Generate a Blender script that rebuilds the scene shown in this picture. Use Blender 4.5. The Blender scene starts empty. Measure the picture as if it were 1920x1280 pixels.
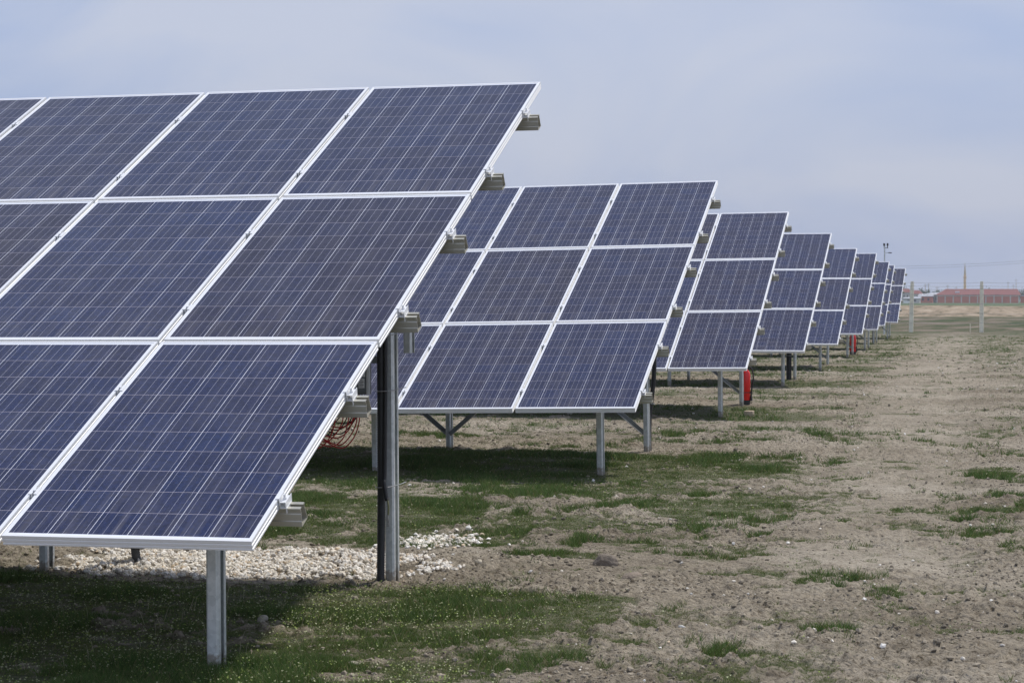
import bpy, bmesh, math, random
import numpy as np
from mathutils import Vector, Matrix

R = math.radians
rng = np.random.default_rng(7)
random.seed(7)
scene = bpy.context.scene
COL = scene.collection

# ------------------------------------------------------------------ camera
CAM_Z = 1.5
YAW, PITCH, ROLL = R(-14.2045), R(-1.1353), R(0.0502)
FPX = 4022.8163                       # focal length in pixels of the 1920 px wide photograph
fw = Vector((math.sin(YAW) * math.cos(PITCH), math.cos(YAW) * math.cos(PITCH), math.sin(PITCH)))
rt = Vector((math.cos(YAW), -math.sin(YAW), 0)); up = rt.cross(fw)
rt, up = rt * math.cos(ROLL) + up * math.sin(ROLL), up * math.cos(ROLL) - rt * math.sin(ROLL)
cam_data = bpy.data.cameras.new("camera"); cam = bpy.data.objects.new("camera", cam_data); COL.objects.link(cam)
m = Matrix((rt, up, -fw)).transposed().to_4x4(); m.translation = (0, 0, CAM_Z)
cam.matrix_world = m
cam_data.lens = FPX * 36 / 1920; cam_data.sensor_width = 36
cam_data.clip_start = 0.1; cam_data.clip_end = 12000
cam_data.dof.use_dof = True; cam_data.dof.focus_distance = 11; cam_data.dof.aperture_fstop = 20
scene.camera = cam

def at(px, py, Y):
    """point at world depth Y seen at photograph pixel px, py (1920 x 1280)"""
    d = rt * ((px - 960) / FPX) - up * ((py - 640) / FPX) + fw
    d = d * (Y / d.y)
    return Vector((d.x, d.y, d.z + CAM_Z))

# ------------------------------------------------------------------ light and sky
SUN = Vector((0.34, 0.40, 1.0)).normalized()
SUN_EL = math.asin(SUN.z); SUN_AZ = math.atan2(SUN.x, SUN.y)
sd = bpy.data.lights.new("sun", 'SUN'); sd.energy = 3.5; sd.angle = R(2.0); sd.color = (1.0, 0.955, 0.89)
so = bpy.data.objects.new("sun", sd); COL.objects.link(so)
so.rotation_euler = (-SUN).to_track_quat('-Z', 'Y').to_euler()

world = bpy.data.worlds.new("World"); scene.world = world; world.use_nodes = True
wn = world.node_tree; wn.nodes.clear()
def N(nt, typ, **kw):
    n = nt.nodes.new(typ)
    for k, v in kw.items(): setattr(n, k, v)
    return n
wo = N(wn, 'ShaderNodeOutputWorld'); bg = N(wn, 'ShaderNodeBackground'); bg.inputs['Strength'].default_value = 0.1
sky = N(wn, 'ShaderNodeTexSky', sky_type='NISHITA'); sky.sun_disc = False
sky.sun_elevation = SUN_EL; sky.sun_rotation = SUN_AZ; sky.air_density = 1.2; sky.dust_density = 2.0; sky.ozone_density = 1.5
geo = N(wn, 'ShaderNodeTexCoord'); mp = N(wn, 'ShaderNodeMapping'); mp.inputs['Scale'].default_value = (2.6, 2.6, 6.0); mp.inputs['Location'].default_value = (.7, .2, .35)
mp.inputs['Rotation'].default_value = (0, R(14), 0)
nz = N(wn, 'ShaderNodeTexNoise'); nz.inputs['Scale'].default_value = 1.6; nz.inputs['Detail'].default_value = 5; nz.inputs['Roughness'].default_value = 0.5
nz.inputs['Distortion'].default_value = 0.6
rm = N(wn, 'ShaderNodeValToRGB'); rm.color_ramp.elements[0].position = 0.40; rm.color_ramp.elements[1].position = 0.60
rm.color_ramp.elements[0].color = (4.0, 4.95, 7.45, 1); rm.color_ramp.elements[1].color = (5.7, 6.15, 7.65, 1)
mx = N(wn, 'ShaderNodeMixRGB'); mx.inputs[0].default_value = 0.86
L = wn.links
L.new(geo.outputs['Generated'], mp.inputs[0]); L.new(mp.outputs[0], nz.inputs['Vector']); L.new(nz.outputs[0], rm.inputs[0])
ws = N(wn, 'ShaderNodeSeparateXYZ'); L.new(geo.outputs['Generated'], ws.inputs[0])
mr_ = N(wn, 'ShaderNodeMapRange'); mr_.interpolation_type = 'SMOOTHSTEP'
for i_, v_ in enumerate((-.75, .25, 1.40, 1.0)): mr_.inputs[i_+1].default_value = v_     # added sky brightening behind the camera, lifts faces turned towards it
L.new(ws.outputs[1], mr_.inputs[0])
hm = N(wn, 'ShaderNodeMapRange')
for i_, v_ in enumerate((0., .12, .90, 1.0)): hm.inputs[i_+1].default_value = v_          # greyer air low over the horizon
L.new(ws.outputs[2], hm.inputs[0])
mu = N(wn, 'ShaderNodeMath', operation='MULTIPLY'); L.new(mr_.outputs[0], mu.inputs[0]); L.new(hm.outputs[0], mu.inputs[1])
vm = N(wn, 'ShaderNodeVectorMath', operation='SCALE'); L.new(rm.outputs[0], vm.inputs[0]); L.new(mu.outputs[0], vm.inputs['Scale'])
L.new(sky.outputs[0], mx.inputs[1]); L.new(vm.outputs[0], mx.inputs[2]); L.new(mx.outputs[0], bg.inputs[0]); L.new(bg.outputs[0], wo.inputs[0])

scene.view_settings.view_transform = 'Standard'; scene.view_settings.look = 'None'
scene.view_settings.exposure = 0; scene.view_settings.gamma = 1; scene.view_settings.use_curve_mapping = False
scene.render.engine = 'CYCLES'
scene.cycles.volume_bounces = 0

# ------------------------------------------------------------------ object helpers
def tag(o, label=None, cat=None, group=None, kind=None):
    if label: o['label'] = label
    if cat: o['category'] = cat
    if group: o['group'] = group
    if kind: o['kind'] = kind
    return o
def empty(name, loc=(0, 0, 0)):
    o = bpy.data.objects.new(name, None); COL.objects.link(o); o.location = loc; o.empty_display_size = .2
    return o
def link_mesh(name, me, mat=None, parent=None, loc=None, rot=None):
    o = bpy.data.objects.new(name, me); COL.objects.link(o)
    if mat and not me.materials: me.materials.append(mat)
    if parent: o.parent = parent
    if loc is not None: o.location = loc
    if rot is not None: o.rotation_euler = rot
    return o
class MB:
    """collects boxes, tubes and prisms into one mesh"""
    def __init__(s): s.v = []; s.f = []; s.sm = []
    def add(s, vs, fs, smooth=False):
        b = len(s.v); s.v += [tuple(v) for v in vs]; s.f += [tuple(i + b for i in f) for f in fs]; s.sm += [smooth] * len(fs)
    def box(s, a, b, M=None):
        x0, y0, z0 = a; x1, y1, z1 = b
        vs = [Vector(p) for p in ((x0,y0,z0),(x1,y0,z0),(x1,y1,z0),(x0,y1,z0),(x0,y0,z1),(x1,y0,z1),(x1,y1,z1),(x0,y1,z1))]
        if M: vs = [M @ v for v in vs]
        s.add(vs, [(0,3,2,1),(4,5,6,7),(0,1,5,4),(1,2,6,5),(2,3,7,6),(3,0,4,7)])
    def prism(s, prof, a, b, M=None):
        """closed profile of (p, q) extruded; M maps (p, q, t) with t from a to b; profile given counter-clockwise"""
        n = len(prof)
        vs = [Vector((p, q, a)) for p, q in prof] + [Vector((p, q, b)) for p, q in prof]
        if M: vs = [M @ v for v in vs]
        s.add(vs, [(i, (i+1) % n, (i+1) % n + n, i + n) for i in range(n)] + [tuple(range(n-1, -1, -1)), tuple(range(n, 2*n))])
    def tube(s, pts, r, n=10, cap=True):
        pts = [Vector(p) for p in pts]; rs = r if isinstance(r, (list, tuple)) else [r] * len(pts)
        vs = []; u = None
        for i, p in enumerate(pts):
            d = (pts[min(i+1, len(pts)-1)] - pts[max(i-1, 0)]).normalized()
            if u is None: u = d.orthogonal().normalized()
            else: u = (u - d * u.dot(d)).normalized()
            w = d.cross(u)
            for k in range(n):
                a = 2*math.pi*k/n; vs.append(p + (u*math.cos(a) + w*math.sin(a)) * rs[i])
        fs = [(i*n+k, i*n+(k+1) % n, (i+1)*n+(k+1) % n, (i+1)*n+k) for i in range(len(pts)-1) for k in range(n)]
        s.add(vs, fs, True)
        if cap: s.add(vs[:n], [tuple(range(n-1, -1, -1))]); s.add(vs[-n:], [tuple(range(n))])
    def mesh(s, name, mat):
        me = bpy.data.meshes.new(name); me.from_pydata([tuple(v) for v in s.v], [], s.f); me.update()
        me.polygons.foreach_set('use_smooth', s.sm)
        me.materials.append(mat); return me
    def build(s, name, mat, parent=None, loc=None, rot=None):
        return link_mesh(name, s.mesh(name, mat), None, parent, loc, rot)

def np_mesh(name, verts, faces, mat, smooth=False, attrs=None):
    """faces: (n, k) int array, all the same k"""
    me = bpy.data.meshes.new(name); nv, (nf, k) = len(verts), faces.shape
    me.vertices.add(nv); me.vertices.foreach_set('co', verts.astype(np.float32).ravel())
    me.loops.add(nf*k); me.loops.foreach_set('vertex_index', faces.astype(np.int32).ravel())
    me.polygons.add(nf); me.polygons.foreach_set('loop_start', np.arange(0, nf*k, k, dtype=np.int32))
    me.polygons.foreach_set('loop_total', np.full(nf, k, np.int32))
    me.polygons.foreach_set('use_smooth', np.full(nf, smooth, bool))
    me.update(calc_edges=True)
    for an, (typ, data) in (attrs or {}).items():
        at_ = me.attributes.new(an, typ, 'POINT')
        at_.data.foreach_set('color' if typ == 'FLOAT_COLOR' else 'value', data.astype(np.float32).ravel())
    me.materials.append(mat)
    return me

# ------------------------------------------------------------------ material helpers
def new_mat(name):
    ma = bpy.data.materials.new(name); ma.use_nodes = True; nt = ma.node_tree
    return ma, nt, nt.nodes['Principled BSDF']
def noise(nt, scale, detail=4, rough=.55, coord='Object', vec=None, dist=0):
    n = N(nt, 'ShaderNodeTexNoise'); n.inputs['Scale'].default_value = scale; n.inputs['Detail'].default_value = detail
    n.inputs['Roughness'].default_value = rough; n.inputs['Distortion'].default_value = dist
    if vec is None: vec = N(nt, 'ShaderNodeTexCoord').outputs[coord]
    nt.links.new(vec, n.inputs['Vector']); return n
def ramp(nt, fac, stops):
    r = N(nt, 'ShaderNodeValToRGB'); e = r.color_ramp.elements
    while len(e) < len(stops): e.new(.5)
    for i, (p, c) in enumerate(stops): e[i].position = p; e[i].color = (*c, 1) if len(c) == 3 else c
    nt.links.new(fac, r.inputs[0]); return r.outputs[0]
def mix(nt, fac, a, b, mode='MIX'):
    mnode = N(nt, 'ShaderNodeMixRGB', blend_type=mode)
    for i, v in enumerate((fac, a, b)):
        if isinstance(v, (int, float)): mnode.inputs[i].default_value = v
        elif isinstance(v, tuple): mnode.inputs[i].default_value = (*v, 1)
        else: nt.links.new(v, mnode.inputs[i])
    return mnode.outputs[0]
def mth(nt, op, a, b=None, c=None):
    n = N(nt, 'ShaderNodeMath', operation=op)
    for i, v in enumerate((a, b, c)):
        if v is None: continue
        if isinstance(v, (int, float)): n.inputs[i].default_value = v
        else: nt.links.new(v, n.inputs[i])
    return n.outputs[0]
def bump(nt, bs, height, strength, dist=.01):
    b = N(nt, 'ShaderNodeBump'); b.inputs['Strength'].default_value = strength; b.inputs['Distance'].default_value = dist
    nt.links.new(height, b.inputs['Height']); nt.links.new(b.outputs[0], bs.inputs['Normal'])
def simple(name, c, rough=.6, metal=0., var=.12, scale=12, c2=None, bmp=0.):
    ma, nt, bs = new_mat(name)
    n = noise(nt, scale, 5)
    c2 = c2 or tuple(x * (1 - var*2) for x in c)
    nt.links.new(ramp(nt, n.outputs[0], [(.3, c2), (.7, c)]), bs.inputs['Base Color'])
    bs.inputs['Roughness'].default_value = rough; bs.inputs['Metallic'].default_value = metal
    if bmp: bump(nt, bs, noise(nt, scale*6, 4).outputs[0], bmp)
    return ma

M_ALU = simple('anodised_aluminium', (.76, .765, .765), .45, .12, .03, 6)
M_RAIL = simple('mill_aluminium', (.44, .425, .36), .40, .35, .06, 8)
M_GALV = simple('galvanised_steel', (.70, .725, .70), .42, .38, .16, 14)
M_POST, _nt, _bs = new_mat('galvanised_post')
_ob = N(_nt, 'ShaderNodeTexCoord').outputs['Object']
_v = N(_nt, 'ShaderNodeTexVoronoi'); _v.inputs['Scale'].default_value = 55; _nt.links.new(_ob, _v.inputs['Vector'])
_sc = N(_nt, 'ShaderNodeSeparateColor'); _nt.links.new(_v.outputs['Color'], _sc.inputs[0])
_c = mix(_nt, .35, ramp(_nt, noise(_nt, 9, 5).outputs[0], [(.3, (.50, .53, .51)), (.7, (.74, .76, .74))]), ramp(_nt, _sc.outputs[0], [(0, (.46, .49, .48)), (1, (.80, .82, .80))]))
_sz = N(_nt, 'ShaderNodeSeparateXYZ'); _nt.links.new(_ob, _sz.inputs[0])
_sp = mth(_nt, 'SUBTRACT', mth(_nt, 'MULTIPLY', noise(_nt, 28, 5, .7).outputs[0], 1.9), mth(_nt, 'MULTIPLY', _sz.outputs[2], 6.5))
_c = mix(_nt, ramp(_nt, _sp, [(.35, (0, 0, 0)), (.62, (.8, .8, .8))]), _c, (.26, .22, .165))
_nt.links.new(_c, _bs.inputs['Base Color']); _bs.inputs['Metallic'].default_value = .38; _bs.inputs['Roughness'].default_value = .42
M_BRACE = simple('dark_galvanised_steel', (.36, .38, .38), .5, .5, .15, 16)
M_BLACK = simple('black_plastic', (.018, .018, .018), .55, 0, .1, 20)
M_BLACKRIB = simple('black_corrugated_plastic', (.035, .036, .035), .6, 0, .2, 30)
M_BOX = simple('grey_enclosure_paint', (.22, .24, .25), .5, 0, .05, 10)
M_WHITE = simple('white_label', (.80, .80, .78), .6, 0, .02, 10)
M_INK = simple('label_print', (.08, .08, .09), .6, 0, .02, 10)
M_RED = simple('red_cable', (.50, .02, .02), .45, 0, .1, 10)
M_REDP = simple('red_enamel', (.80, .016, .014), .25, 0, .06, 6)
M_STEEL = simple('bolt_steel', (.45, .45, .44), .35, .8, .1, 30)
M_CONC = simple('pale_concrete', (.82, .77, .60), .9, 0, .12, 8, bmp=.3)
M_WIRE = simple('fence_wire_steel', (.34, .34, .34), .5, .5, .1, 10)

# ---- solar glass: cells, busbars and backsheet gaps
def solar_mat():
    ma, nt, bs = new_mat('polycrystalline_solar_glass')
    tc = N(nt, 'ShaderNodeTexCoord'); sp = N(nt, 'ShaderNodeSeparateXYZ'); nt.links.new(tc.outputs['Object'], sp.inputs[0])
    CW, CH, X0, Y0 = .1600, .1598, .016, .026
    u = mth(nt, 'DIVIDE', mth(nt, 'SUBTRACT', sp.outputs[0], X0), CW); v = mth(nt, 'DIVIDE', mth(nt, 'SUBTRACT', sp.outputs[1], Y0), CH)
    fu = mth(nt, 'FRACT', u); fv = mth(nt, 'FRACT', v); iu = mth(nt, 'FLOOR', u); iv = mth(nt, 'FLOOR', v)
    eu = mth(nt, 'MULTIPLY', mth(nt, 'MINIMUM', fu, mth(nt, 'SUBTRACT', 1., fu)), CW)
    ev = mth(nt, 'MULTIPLY', mth(nt, 'MINIMUM', fv, mth(nt, 'SUBTRACT', 1., fv)), CH)
    gapu = mth(nt, 'LESS_THAN', eu, .00110); gapv = mth(nt, 'LESS_THAN', ev, .0011)
    bus = mth(nt, 'LESS_THAN', mth(nt, 'MULTIPLY', mth(nt, 'ABSOLUTE', mth(nt, 'SUBTRACT', mth(nt, 'FRACT', mth(nt, 'MULTIPLY', fu, 4.)), .5)), CW/4), .00064)
    out = mth(nt, 'MAXIMUM', mth(nt, 'GREATER_THAN', mth(nt, 'ABSOLUTE', mth(nt, 'SUBTRACT', u, 3.)), 3.),
              mth(nt, 'GREATER_THAN', mth(nt, 'ABSOLUTE', mth(nt, 'SUBTRACT', v, 5.)), 5.))
    oi = N(nt, 'ShaderNodeObjectInfo')
    cmb = N(nt, 'ShaderNodeCombineXYZ'); nt.links.new(iu, cmb.inputs[0]); nt.links.new(iv, cmb.inputs[1]); nt.links.new(mth(nt, 'MULTIPLY', oi.outputs['Random'], 97.), cmb.inputs[2])
    wnn = N(nt, 'ShaderNodeTexWhiteNoise', noise_dimensions='3D'); nt.links.new(cmb.outputs[0], wnn.inputs['Vector'])
    vor = N(nt, 'ShaderNodeTexVoronoi'); vor.inputs['Scale'].default_value = 70
    off = N(nt, 'ShaderNodeVectorMath', operation='ADD'); nt.links.new(tc.outputs['Object'], off.inputs[0]); nt.links.new(cmb.outputs[0], off.inputs[1])
    nt.links.new(off.outputs[0], vor.inputs['Vector'])
    cel = ramp(nt, wnn.outputs['Value'], [(0, (.018, .013, .036)), (.35, (.010, .011, .050)), (.7, (.008, .017, .082)), (1, (.012, .032, .115))])
    modc = ramp(nt, oi.outputs['Random'], [(0, (.020, .015, .038)), (.25, (.012, .014, .060)), (1, (.006, .021, .100))])
    big = noise(nt, 1.6, 3, vec=off.outputs[0])
    c = mix(nt, .62, cel, modc)
    c = mix(nt, mth(nt, 'MULTIPLY', big.outputs[0], .42), c, (.026, .020, .032))
    sv = N(nt, 'ShaderNodeSeparateColor'); nt.links.new(vor.outputs['Color'], sv.inputs[0])
    c = mix(nt, 1., c, ramp(nt, sv.outputs[0], [(0, (.44, .44, .48)), (1, (.88, .88, .86))]), 'MULTIPLY')
    c = mix(nt, bus, c, (.34, .34, .40)); c = mix(nt, gapv, c, (.36, .33, .37)); c = mix(nt, gapu, c, (.70, .71, .76)); c = mix(nt, out, c, (.74, .76, .80))
    # a little dust towards the lower frame
    dn = noise(nt, 5, 5); dust = mth(nt, 'MULTIPLY', ramp(nt, dn.outputs[0], [(.45, (0, 0, 0)), (.8, (1, 1, 1))]), .05)
    mps = N(nt, 'ShaderNodeMapping'); mps.inputs['Scale'].default_value = (28, 1.3, 1); nt.links.new(off.outputs[0], mps.inputs[0])
    low = mth(nt, 'POWER', mth(nt, 'SUBTRACT', 1., mth(nt, 'DIVIDE', mth(nt, 'MINIMUM', mth(nt, 'MAXIMUM', sp.outputs[1], 0.), 1.6), 1.65)), 9.)
    dust = mth(nt, 'ADD', dust, mth(nt, 'MULTIPLY', ramp(nt, noise(nt, 1., 4, .6, vec=mps.outputs[0]).outputs[0], [(.42, (0, 0, 0)), (.75, (1, 1, 1))]), mth(nt, 'ADD', mth(nt, 'MULTIPLY', low, .16), .035)))
    c = mix(nt, dust, c, (.45, .41, .36))
    nt.links.new(c, bs.inputs['Base Color'])
    bs.inputs['Roughness'].default_value = .17; bs.inputs['IOR'].default_value = 1.5
    bs.inputs['Specular IOR Level'].default_value = .36
    return ma
M_SOLAR = solar_mat()

# ------------------------------------------------------------------ ground height and cover (numpy)
def _hash(ix, iy, seed):
    h = (ix.astype(np.int64) * 374761393 + iy.astype(np.int64) * 668265263 + seed * 982451653) & 0xffffffff
    h = ((h ^ (h >> 13)) * 1274126177) & 0xffffffff
    return ((h ^ (h >> 16)) & 0xffffff) / float(0xffffff)
def vnoise(x, y, seed=0):
    ix = np.floor(x); iy = np.floor(y); fx = x - ix; fy = y - iy
    fx = fx*fx*fx*(fx*(fx*6-15)+10); fy = fy*fy*fy*(fy*(fy*6-15)+10)
    a = _hash(ix, iy, seed); b = _hash(ix+1, iy, seed); c = _hash(ix, iy+1, seed); d = _hash(ix+1, iy+1, seed)
    return (a*(1-fx)+b*fx)*(1-fy) + (c*(1-fx)+d*fx)*fy
def fbm(x, y, seed=0, octv=4, gain=.5):
    s = 0; a = 1; t = 0
    for i in range(octv):
        s = s + a*vnoise(x*2**i + 17.3*i, y*2**i - 9.1*i, seed+i); t += a; a *= gain
    return s/t
def sstep(a, b, x):
    t = np.clip((x-a)/(b-a), 0, 1); return t*t*(3-2*t)

ROW_X = [-2.8029, -3.2492, -3.7031, -4.0886, -4.4692, -4.7825, -5.1553, -5.676, -5.9204]
ROW_Y = [7.2618 + 9.6358*k for k in range(9)]
ROW_Z = [z + 1.5 for z in (-0.8751, -0.8725, -0.8566, -0.8713, -0.9523, -0.8851, -0.9096, -0.9001, -0.8881)]
ROW_T = [24.8412, 24.4077, 25.0909, 25.0417, 25.278, 25.5441, 25.0049, 25.3966, 25.4695]
ROW_S = [.0065, .0174, .0125, 0, 0, 0, 0, 0, 0]

def lane(x, y):
    """trodden strip running beside the table ends"""
    c = -.55 - .043*y + .25*(vnoise(y/6., y*0, 13)-.5)
    return np.exp(-((x-c)/(.42+.010*y))**4) * sstep(8.5, 13, y) * (1-sstep(85, 110, y))
def base_h(x, y):
    h = np.interp(y, [0, 9, 28, 38, 47, 57, 66, 80, 100, 130, 200, 3000], [0, 0, 0, 0, -.06, -.02, -.06, -.06, -.07, -.06, 0, 0])
    h = h + .02*(vnoise(x/3.1, y/3.7, 5)-.5)*2
    # earth bank behind the fence
    t = np.clip(1-np.abs(y-200-3*vnoise(x/12, y*0, 9))/11, 0, 1)
    h = h + (.86 + .12*vnoise(x/5, y/9, 11))*t*t*(3-2*t)
    return h
PATCH = [(-2.27, 10.42, .45, .22), (-2.12, 8.73, .25, .15), (-1.87, 13.67, .35, .35), (-1.63, 11.66, .40, .16), (-3.03, 18.4, .45, .5),
         (-.52, 18.77, .25, .9), (-3.14, 24.7, .9, .5), (-3.83, 33.4, .8, .7), (-2.75, 12.2, .35, .2), (-1.2, 11.7, .35, .12), (-2.9, 12.6, .2, .2),
         (-2.5, 9.3, .25, .18), (-1.0, 14.3, .3, .3), (-.5, 15.5, .4, .3), (-3.4, 14.0, .5, .5), (-2.3, 12.9, .2, .15)]
def green(x, y):
    """0..1 grass cover"""
    k = np.clip(np.floor((y - ROW_Y[0] + .2)/9.6358), 0, 8).astype(int)
    v = y - (ROW_Y[0] + 9.6358*k); xe = np.array(ROW_X)[k]
    wob = (fbm(x/1.3, y/1.3, 31, 3)-.5)*1.5
    inside = 1 - sstep(.0, 1.3, x - xe - .25 + wob*.6)
    E = np.full(np.shape(x), .27)
    strip = sstep(-.5, .25, v + wob*.35) * (1 - sstep(3.0, 3.75, v + wob*.3))
    E = np.maximum(E, .98*strip*inside)
    soft = sstep(4.6, 5.4, v+wob*.4)
    mid = np.select([k == 0, k == 1, k == 2], [.72, .34, .52], .60)
    E = np.maximum(E, mid*soft*(1 - sstep(-.6, 2.3, x - xe - .3 + wob)))
    E = np.where((k == 0) & (v > 3.3) & (v < 5.0), E*.35, E)
    E = np.where((k > 0) & (v > 3.6) & (v < 4.9), E*.5, E)
    far = sstep(35, 65, y); E = np.maximum(E, .52*far)
    E = np.maximum(E, .36*sstep(14, 22, y)*sstep(-1.3, -.5, x))
    for px, py, rx, ry in PATCH:
        d = np.sqrt(((x-px)/rx)**2 + ((y-py)/ry)**2) + wob*.3
        E = np.maximum(E, .80*(1-sstep(.5, 1.25, d)))
    E = E*(1-.42*lane(x, y))
    n = .50*fbm(x/.60, y/.66, 41, 4, .6) + .50*fbm(x/.15, y/.17, 43, 4, .7)
    n = .5 + (n-.5)*1.65
    thr = 1 - E
    small = sstep(.57, .70, fbm(x/.15, y/.17, 45, 3, .6)) * sstep(.40, .62, fbm(x/.9, y/1.0, 47, 3)) * (.35+.65*sstep(.1, .5, E))
    return np.maximum(sstep(-.05, .11, n*.9 + .06 - (.24 + .52*thr)), .85*small)
def height(x, y, g=None):
    if g is None: g = green(x, y)
    nearf = 1 - sstep(60, 110, y)
    h = base_h(x, y)
    r1 = np.abs(fbm(x/.42, y/.42, 51, 3)-.5)*2
    cl = sstep(.56, .78, fbm(x/.11, y/.11, 61, 3, .6))
    mask = sstep(.38, .62, fbm(x/1.1, y/.9, 71, 2))
    bare = 1 - .7*g
    rough = (.42 + .70*mask)*(1-.5*lane(x, y))
    b1 = np.abs(vnoise(x/.095+.3*vnoise(x/.2, y/.2, 93), y/.095, 91)-.5)*2; b2 = np.abs(vnoise(x/.041, y/.041, 92)-.5)*2
    cl = sstep(.60, .67, fbm(x/.10, y/.10, 61, 3, .6))
    h = h + nearf*bare*(.020*(fbm(x/.23, y/.23, 81, 3)-.5) + .012*r1 + .017*cl*(.15+.85*mask) + rough*(.016*b1*1.25 + .019*b2))
    # shallow wheel ruts along the track
    cx_ = -.55 - .043*y + .3*(vnoise(y/6., y*0, 13)-.5)
    rut = np.exp(-((x-cx_-.45)/.13)**2) + np.exp(-((x-cx_+.75)/.13)**2)
    h = h - .020*rut*nearf
    return h

# ---- ground material
def ground_mat():
    ma, nt, bs = new_mat('dry_clay_ground')
    tc = N(nt, 'ShaderNodeTexCoord'); ob = tc.outputs['Object']
    sp = N(nt, 'ShaderNodeSeparateXYZ'); nt.links.new(ob, sp.inputs[0])
    ga = N(nt, 'ShaderNodeAttribute', attribute_name='green')
    n1 = noise(nt, .55, 6, .6, vec=ob); n2 = noise(nt, 7, 6, .65, vec=ob); n3 = noise(nt, 55, 5, .7, vec=ob)
    c = ramp(nt, n1.outputs[0], [(.32, (.205, .172, .126)), (.50, (.295, .255, .195)), (.68, (.375, .330, .262))])
    c = mix(nt, 1., c, ramp(nt, n2.outputs[0], [(.30, (.62, .60, .58)), (.5, (1, 1, 1)), (.72, (1.14, 1.13, 1.12))]), 'MULTIPLY')
    n5 = noise(nt, 24, 4, .75, vec=ob)
    c = mix(nt, 1., c, ramp(nt, n5.outputs[0], [(.36, (.50, .47, .43)), (.44, (.95, .95, .94)), (.62, (1.06, 1.06, 1.06)), (.72, (1.2, 1.2, 1.2))]), 'MULTIPLY')
    c = mix(nt, 1., c, ramp(nt, n3.outputs[0], [(.35, (.34, .32, .29)), (.45, (.90, .90, .89)), (.58, (1.05, 1.05, 1.05)), (.7, (1.25, 1.25, 1.25))]), 'MULTIPLY')
    wa = N(nt, 'ShaderNodeAttribute', attribute_name='worn')
    c = mix(nt, mth(nt, 'MULTIPLY', wa.outputs['Fac'], .25), c, ramp(nt, n2.outputs[0], [(.3, (.34, .29, .22)), (.6, (.43, .38, .30))]))
    # scattered grass bits and moss between the blades
    n4 = noise(nt, 26, 4, .7, vec=ob)
    moss = ramp(nt, n4.outputs[0], [(.3, (.024, .040, .010)), (.5, (.060, .078, .026)), (.70, (.165, .150, .080))])
    gfac = mth(nt, 'MULTIPLY', ga.outputs['Fac'], ramp(nt, n3.outputs[0], [(.28, (.98, .98, .98)), (.66, (.62, .62, .62))]))
    c = mix(nt, gfac, c, moss)
    # far land: dull olive pasture, a pale scraped bank and a green field beyond it
    nf = noise(nt, .09, 6, .6, vec=ob)
    mpp = N(nt, 'ShaderNodeMapping'); mpp.inputs['Scale'].default_value = (.35, .08, 1); nt.links.new(ob, mpp.inputs[0])
    nf2 = noise(nt, 1.0, 6, .65, vec=mpp.outputs[0])
    past = ramp(nt, nf2.outputs[0], [(.40, (.045, .066, .025)), (.50, (.100, .095, .055)), (.58, (.165, .135, .098)), (.7, (.23, .19, .145))])
    y = sp.outputs[1]
    def yr(a, b):
        t = mth(nt, 'DIVIDE', mth(nt, 'SUBTRACT', y, a), b-a); n = N(nt, 'ShaderNodeClamp'); nt.links.new(t, n.inputs[0]); return n.outputs[0]
    c = mix(nt, yr(85., 112.), c, past)
    mpb = N(nt, 'ShaderNodeMapping'); mpb.inputs['Scale'].default_value = (.9, .5, 3.); nt.links.new(ob, mpb.inputs[0])
    bankc = ramp(nt, noise(nt, .8, 6, .75, vec=mpb.outputs[0]).outputs[0], [(.36, (.085, .085, .045)), (.46, (.24, .19, .13)), (.6, (.36, .29, .21)), (.7, (.42, .35, .27))])
    c = mix(nt, yr(186., 191.), c, bankc)
    field = ramp(nt, nf.outputs[0], [(.35, (.060, .095, .035)), (.65, (.095, .125, .050))])
    c = mix(nt, yr(206., 210.), c, field)
    nt.links.new(c, bs.inputs['Base Color']); bs.inputs['Roughness'].default_value = .95
    bs.inputs['Specular IOR Level'].default_value = .15
    h = mth(nt, 'ADD', mth(nt, 'MULTIPLY', n3.outputs[0], .6), mth(nt, 'MULTIPLY', noise(nt, 190, 3, .6, vec=ob).outputs[0], .3))
    vr = N(nt, 'ShaderNodeTexVoronoi', feature='F1'); vr.inputs['Scale'].default_value = 34; nt.links.new(ob, vr.inputs['Vector'])
    h = mth(nt, 'ADD', h, mth(nt, 'MULTIPLY', vr.outputs['Distance'], -.55))
    bump(nt, bs, h, 1.0, .024)
    return ma
M_GROUND = ground_mat()

def grow(a, b, n, first):
    """n steps from a towards b, the first one about `first` long, growing geometrically"""
    lo, hi = 1.0001, 3.
    for _ in range(60):
        q = (lo+hi)/2; s = first*(q**n-1)/(q-1)
        if s < abs(b-a): lo = q
        else: hi = q
    t = np.cumsum(first*q**np.arange(n)); t *= abs(b-a)/t[-1]
    return a + np.sign(b-a)*t
xs = np.concatenate([grow(-12, -5200, 46, .07)[::-1], np.arange(-12, -7.5, .045), np.arange(-7.5, 1.7, .0125), grow(1.7, 5200, 50, .04)])
ys = [7.0]
while ys[-1] < 46: ys.append(ys[-1]*1.0015)
while ys[-1] < 135: ys.append(ys[-1]*1.006)
ya = np.array(ys); ys = np.concatenate([grow(7.0, -60, 30, .03)[::-1], ya, np.arange(ya[-1]+1.2, 214, 1.0), grow(214, 6200, 44, 2)])
GX, GY = np.meshgrid(xs, ys); gx, gy = GX.ravel(), GY.ravel()
gg = green(gx, gy); gz = height(gx, gy, gg)
nx, ny = len(xs), len(ys); idx = np.arange(nx*ny).reshape(ny, nx)
fc = np.stack([idx[:-1, :-1].ravel(), idx[:-1, 1:].ravel(), idx[1:, 1:].ravel(), idx[1:, :-1].ravel()], 1)
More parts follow.
